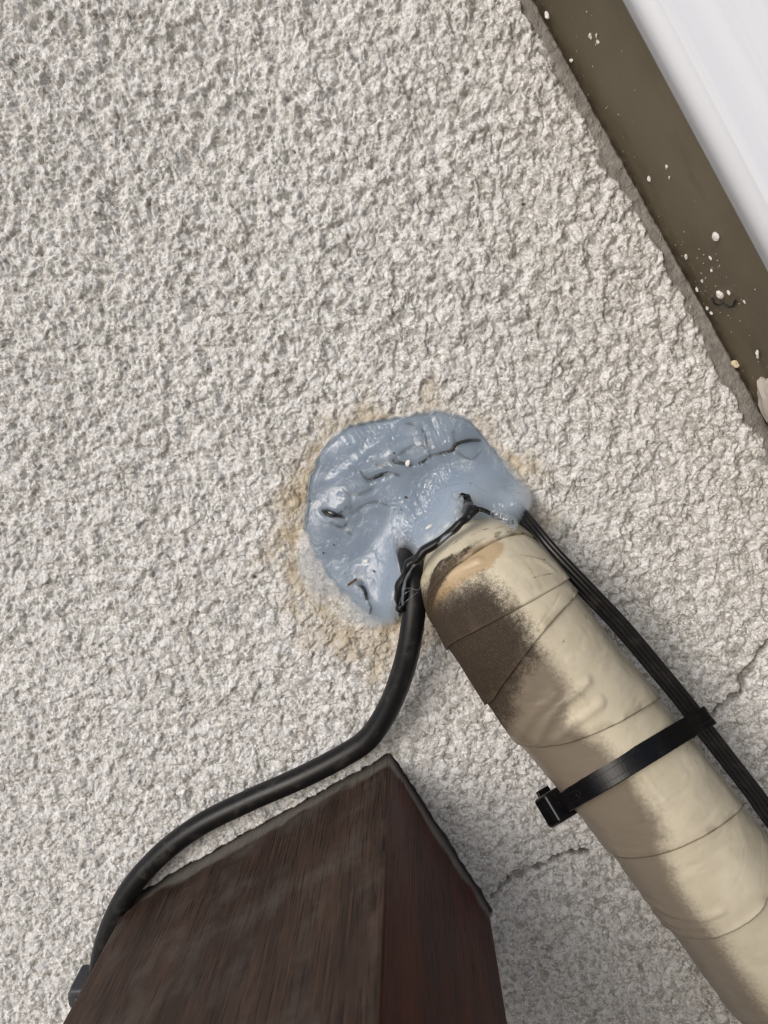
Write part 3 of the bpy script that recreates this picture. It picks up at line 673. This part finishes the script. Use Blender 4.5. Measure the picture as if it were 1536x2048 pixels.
# dark glossy folds where the sealant film wraps the cable and the pipe
def fold(pts_, r0, mat, seed, name):
    p = np.array([P(x, y, w) for x, y, w in pts_]); path, s = resample(spline(p, 120), 70)
    rd = 1 + 0.4*perlin(np.linspace(0, 6, 70), np.zeros(70)+0.3, seed); rd[0] = rd[-1] = 0.25
    path = path + (np.stack([perlin(np.linspace(0, 11, 70), np.zeros(70)+k, seed+1) for k in (0.2, 1.4, 2.6)], 1))*r0*0.45
    return part(sweep(name, path, circ(r0, 12)*np.array([1.0, 0.7]), mat, rad=rd), seal)
fold([(800, 1225, 0.020), (797, 1180, 0.023), (812, 1140, 0.025), (845, 1102, 0.0265), (885, 1072, 0.0275), (925, 1040, 0.028), (950, 1016, 0.024)], 0.0025, M_rubber, 61, 'dark_fold')
fold([(806, 1215, 0.021), (806, 1176, 0.025), (828, 1130, 0.027), (868, 1092, 0.0285), (905, 1064, 0.029), (940, 1030, 0.028)], 0.0009, M_lip, 63, 'film_fold')
fold([(796, 1240, 0.016), (793, 1190, 0.020), (808, 1146, 0.022), (838, 1104, 0.024), (872, 1074, 0.025)], 0.0010, M_lip, 65, 'film_fold')
fold([(918, 1046, 0.0275), (916, 1020, 0.027), (922, 1000, 0.024), (905, 990, 0.018)], 0.0018, M_lip, 67, 'film_fold')
fold([(938, 1012, 0.026), (965, 1020, 0.026), (995, 1034, 0.0265), (1030, 1048, 0.0262)], 0.0011, M_rubber, 69, 'dark_fold')
fold([(985, 1022, 0.026), (1004, 1034, 0.0275), (1022, 1046, 0.028), (1032, 1052, 0.0275)], 0.0019, M_lip, 71, 'drip')
# fine strings of silicone on the cable
for pts_ in ([(800, 1182, 0.0245), (816, 1176, 0.0250), (835, 1180, 0.0235), (842, 1172, 0.022)], [(797, 1214, 0.022), (806, 1190, 0.0250), (828, 1178, 0.0245)], [(799, 1216, 0.0225), (815, 1200, 0.0252), (836, 1184, 0.023)]):
    path, _ = resample(spline([P(*q) for q in pts_], 30), 20)
    part(sweep('string', path, circ(0.00024, 6), M_lip), seal)

# cut cable end poking through the film
sb = crumb_mesh('cable_stub', 33, 3, 0.85); sr = random.Random(8)
for v_ in sb.vertices: v_.co *= sr.uniform(0.80, 1.16)
sb.materials.append(M_rubber); stub = bpy.data.objects.new('cable_stub', sb); COL.objects.link(stub)
stub.location = P(930, 1006, 0.0185); stub.scale = (0.0042, 0.0045, 0.0050); stub.rotation_euler = (0.3, 0.5, 0.2)
tag(stub, 'torn black cable end poking up through the sealant above the pipe', 'cable')

# ------------------------------------------------------------------ olive metal and white board, upper right
def prism(name, m0, m1, w0, w1, a0, a1, mat, bev, segs, na=2):
    bm = bmesh.new(); bmesh.ops.create_cube(bm, size=1.0)
    for v in bm.verts:
        v.co = Vector((m0 if v.co.x < 0 else m1, a0 if v.co.y < 0 else a1, w0 if v.co.z < 0 else w1))
    ed = [e for e in bm.edges if abs((e.verts[0].co-e.verts[1].co).normalized().y) > 0.9 and e.verts[0].co.z > w1-1e-6]
    bmesh.ops.bevel(bm, geom=ed, offset=bev, segments=segs, profile=0.5, affect='EDGES')
    if na > 2:
        lg = [e for e in bm.edges if abs((e.verts[0].co-e.verts[1].co).normalized().y) > 0.9 or abs((e.verts[0].co-e.verts[1].co).normalized().z) > 0.9]
        bmesh.ops.subdivide_edges(bm, edges=lg, cuts=na, use_grid_fill=True)
    for f in bm.faces: f.smooth = False
    bmesh.ops.recalc_face_normals(bm, faces=bm.faces)
    me = bpy.data.meshes.new(name); bm.to_mesh(me); bm.free(); me.materials.append(mat)
    o = bpy.data.objects.new(name, me); COL.objects.link(o)
    o.matrix_world = Matrix(((JM[0], JD[0], 0, J0[0]), (JM[1], JD[1], -1, J0[1]), (JM[2], JD[2], 0, J0[2]), (0, 0, 0, 1)))
    return o
JL = np.linalg.norm(J1-J0)
fl = prism('metal_flashing', 0.0, 0.045, -0.006, 0.058, -0.5, JL+0.25, M_olive, 0.001, 2, 40)
co = np.zeros(len(fl.data.vertices)*3, np.float32); fl.data.vertices.foreach_get('co', co); co = co.reshape(-1, 3)
attr(fl, 'grime', np.clip(sstep(0.010, 0.0, co[:, 2])*0.7 + 0.9*np.exp(-(np.hypot(co[:, 1]-JL*0.72, co[:, 2]-0.004)/0.008)**2), 0, 1))
tag(fl, 'olive brown painted metal strip beside the stucco, specked with plaster crumbs', 'flashing')
tb = prism('trim_board', -0.0012, 0.40, 0.0565, 0.0655, -0.6, JL+0.35, M_white, 0.0042, 8)
for p_ in tb.data.polygons: p_.use_smooth = len(p_.vertices) == 4 and p_.area < 0.01
tag(tb, 'smooth white board with rounded edge in the upper right corner', 'board')

# ------------------------------------------------------------------ crumbs on the olive metal
def on_metal(px, py, lift=0.0):
    d = ray(np.float64(px), np.float64(py)); q = J0 - JM*lift; t = ((q-CP) @ JM)/(d @ JM); return CP + d*t
cm = [crumb_mesh('plaster_crumb', k) for k in range(5)]
for k in cm: k.materials.append(M_crumb)
CR_L = [(1096, 30, 7, 'white plaster crumb high on the olive metal near the top of the photo'), (1182, 73, 6, 'left grain of the white trio near the top of the olive metal'), (1195, 71, 4.5, 'right grain of the white trio near the top of the olive metal'),
        (1197, 84, 4.5, 'lowest grain of the white trio near the top of the olive metal'), (1145, 120, 5, 'white crumb lying in the joint between stucco and olive metal'), (1299, 357, 5, 'white grain nearest the stucco, halfway down the olive metal'),
        (1334, 333, 5, 'upper white grain halfway down the olive metal'), (1340, 355, 3.5, 'small white grain just under another, halfway down the olive metal'), (1433, 470, 9.5, 'largest white crumb, alone near the white board'),
        (1422, 515, 4, 'white grain below the largest crumb on the olive metal'), (1424, 541, 4.5, 'white grain above the dark brown stain on the olive metal'), (1405, 562, 5, 'white grain beside the dark brown stain at the joint'),
        (1395, 578, 4.5, 'white grain low beside the stain, touching the stucco'), (1443, 590, 9, 'rough white crumb sitting on the curled black fibre'), (1459, 584, 5, 'white grain right of the curled black fibre crumb'),
        (1415, 616, 5, 'white grain at the joint below the curled black fibre'), (1489, 603, 4, 'thin white grain right of the curled black fibre'), (1519, 708, 9, 'long white flake at the right edge of the photo'),
        (1423, 625, 4, 'second white grain at the joint below the black fibre'), (1374, 512, 5, 'grey white crumb lodged in the joint above the stain')]
for k, (x, y, rpx, lab) in enumerate(CR_L):
    o = bpy.data.objects.new('plaster_crumb', cm[k % 5]); COL.objects.link(o)
    p = on_metal(x, y); r = 0.82*rpx*np.linalg.norm(p-CP)/F
    rm = Matrix(((JM[0], JD[0], 0), (JM[1], JD[1], -1), (JM[2], JD[2], 0))) @ Matrix.Rotation(random.uniform(0, 6.28), 3, 'X')
    o.matrix_world = Matrix.Translation(Vector(p - JM*r*0.35)) @ rm.to_4x4() @ Matrix.Diagonal((r, r*random.uniform(0.7, 1.0), r*random.uniform(0.9, 1.3), 1))
    tag(o, lab, 'crumb', 'white plaster crumbs on the olive metal')
# dust of smaller grains, far too many and small to tell apart
vv, ff = [], []
ico = crumb_mesh('t', 99, 1); iv = np.array([v.co[:] for v in ico.vertices]); iF = np.array([p.vertices[:] for p in ico.polygons]); bpy.data.meshes.remove(ico)
for k in range(150):
    a = random.uniform(-0.02, JL+0.05); w = min(0.055, abs(random.gauss(0, 0.014)) + random.choice((0, 0, 0, 0.012))); r = random.choice((0.00010, 0.00014, 0.00018, 0.00026))
    if random.random() < 0.35: a = random.gauss(JL*0.74, 0.012)
    c_ = J0 + JD*a + np.array([0, -1.0, 0])*(w+0.0008) - JM*r*0.4
    ff.append(iF+len(vv)*len(iv)); vv.append(c_+iv*r)
dust = mesh_obj('plaster_dust', np.vstack(vv), np.zeros((0, 4)), M_crumb, tris=np.vstack(ff), smooth=False)
tag(dust, 'fine white plaster grit scattered over the olive metal', 'grit', kind='stuff')
bead = bpy.data.objects.new('plaster_bead', crumb_mesh('plaster_bead', 4, 3, 0.9)); COL.objects.link(bead); bead.data.materials.append(M_bead)
for p_ in bead.data.polygons: p_.use_smooth = True
bead.location = P(1473, 728, 0.0016); bead.scale = (0.00155,)*3
tag(bead, 'round cream bead lodged in the joint beside the olive metal', 'crumb')
lump = bpy.data.objects.new('mortar_lump', crumb_mesh('mortar_lump', 21, 3, 0.9)); COL.objects.link(lump); lump.data.materials.append(M_lump)
lr = random.Random(5)
for v_ in lump.data.vertices: v_.co *= lr.uniform(0.86, 1.12)
lump.location = on_metal(1556, 795) - JM*0.001; lump.scale = (0.005, 0.007, 0.010)
tag(lump, 'rough grey mortar lump on the olive metal at the right photo edge', 'mortar')
# curled black fibre under the rough crumb
fb = [on_metal(x, y, l) for x, y, l in ((1424, 597, .0006), (1428, 606, .0012), (1436, 611, .0016), (1445, 607, .0020), (1450, 608, .0020), (1458, 614, .0016), (1466, 612, .0012), (1470, 601, .0006))]
path, _ = resample(spline(fb, 60), 44)
tag(sweep('curled_fibre', path, circ(0.00045, 8), M_wire), 'curled black fibre stuck to the olive metal under a white crumb', 'fibre')

# ------------------------------------------------------------------ bits on the sealant
def on_seal(x, y, lift=0.0002): return P(x, y, float(seal_height(np.array([float(x)]), np.array([float(y)]))[0])+lift)
sp0, sp1 = on_seal(696, 1170, 0.0003), on_seal(712, 1159, 0.0009)
tag(sweep('wood_splinter', np.linspace(sp0, sp1, 5), np.array([(0.0007, 0.0004), (-0.0007, 0.0004), (-0.0006, -0.0004), (0.0006, -0.0004)]), M_chip, smooth=False), 'short brown wood splinter stuck in the lower left of the sealant', 'splinter')
for x, y, r, me_, lab in ((733, 1122, 0.0014, cm[1], 'white plaster crumb stuck on the lower sealant'), (816, 927, 0.0012, cm[3], 'small pale crumb caught by the wire in the upper sealant'), (857, 1054, 0.0013, cm[2], 'small pale crumb on the sealant left of the cable stub')):
    o = bpy.data.objects.new('plaster_crumb', me_); COL.objects.link(o); o.location = on_seal(x, y); o.scale = (r*0.9, r*0.6, r*1.2); o.rotation_euler = (x, y, 1)
    tag(o, lab, 'crumb')
vv, ff = [], []
for x, y, r in [(812, 994, .0007), (814, 996, .0005), (810, 996, .0004), (788, 906, .0007), (717, 1024, .0004), (749, 1143, .0007), (747, 1141, .0004), (620, 1003, .0006), (618, 1000, .0004), (647, 1106, .0007), (690, 1147, .0004), (775, 1156, .0003),
                (802, 1020, .0004), (860, 968, .0003), (941, 966, .0004), (668, 1090, .0006), (640, 1150, .0004), (755, 1130, .0003), (893, 973, .0003), (700, 890, .0003), (696, 932, .0003), (830, 1040, .0003), (650, 1030, .0004)]:
    ff.append(iF+len(vv)*len(iv)); vv.append(on_seal(x, y, 0.0001)+iv*r*np.array([1, 0.7, 1]))
gr = mesh_obj('grit', np.vstack(vv), np.zeros((0, 4)), M_chip, tris=np.vstack(ff), smooth=False)
tag(gr, 'tiny dark grit specks stuck on the blue sealant', 'grit', kind='stuff')

# ------------------------------------------------------------------ cable clip and screw end
cc = P(172, 1972, 0.0065)
gx = G1; gy = G2
clip = thing('cable_clip', tuple(P(172, 1972, 0.0)), 'slate grey plastic clip holding the round cable beside the beam', 'cable clip')
bm = bmesh.new()
ring = [(0.86*x_, 0.86*y_) for x_, y_ in [(-0.0062, -0.0052), (-0.0066, 0.0010), (-0.0048, 0.0058), (0.0070, 0.0066), (0.0078, -0.0010), (0.0045, -0.0072), (-0.0015, -0.0080)]]
for dz, sc_ in ((-0.007, 1.06), (0.0060, 1.0), (0.0078, 0.84)):
    for x, y in ring: bm.verts.new(Vector(cc + gx*x*sc_ + gy*y*sc_ + np.array([0, -1.0, 0])*dz))
bm.verts.ensure_lookup_table(); n7 = len(ring)
for l_ in (0, 1):
    for k in range(n7): bm.faces.new([bm.verts[i] for i in (l_*n7+k, l_*n7+(k+1) % n7, (l_+1)*n7+(k+1) % n7, (l_+1)*n7+k)])
bm.faces.new([bm.verts[2*n7+k] for k in range(n7)]); bm.faces.new([bm.verts[k] for k in range(n7)][::-1])
bmesh.ops.recalc_face_normals(bm, faces=bm.faces)
bmesh.ops.bevel(bm, geom=bm.edges[:], offset=0.0010, segments=3, profile=0.5, affect='EDGES')
me = bpy.data.meshes.new('clip_body'); bm.to_mesh(me); bm.free(); me.materials.append(M_clip)
o = bpy.data.objects.new('clip_body', me); COL.objects.link(o); part(o, clip)
nail = sweep('nail', np.array([cc+np.array([0, -1, 0])*0.0076, cc+np.array([0, -1, 0])*0.0088]), circ(0.0018, 14), M_steel, up=(1, 0, 0)); part(nail, clip)

sc0 = P(1552, 1100, 0.0); sp_c = np.linspace(sc0, sc0+np.array([0, -1, 0])*0.006+G1*-0.001, 40)
tag(sweep('screw', sp_c, circ(0.0034, 18), M_steel, up=(1, 0, 0), rad=1+0.14*np.sin(np.linspace(0, 28, 40))), 'dark threaded screw end at the right photo edge', 'screw')
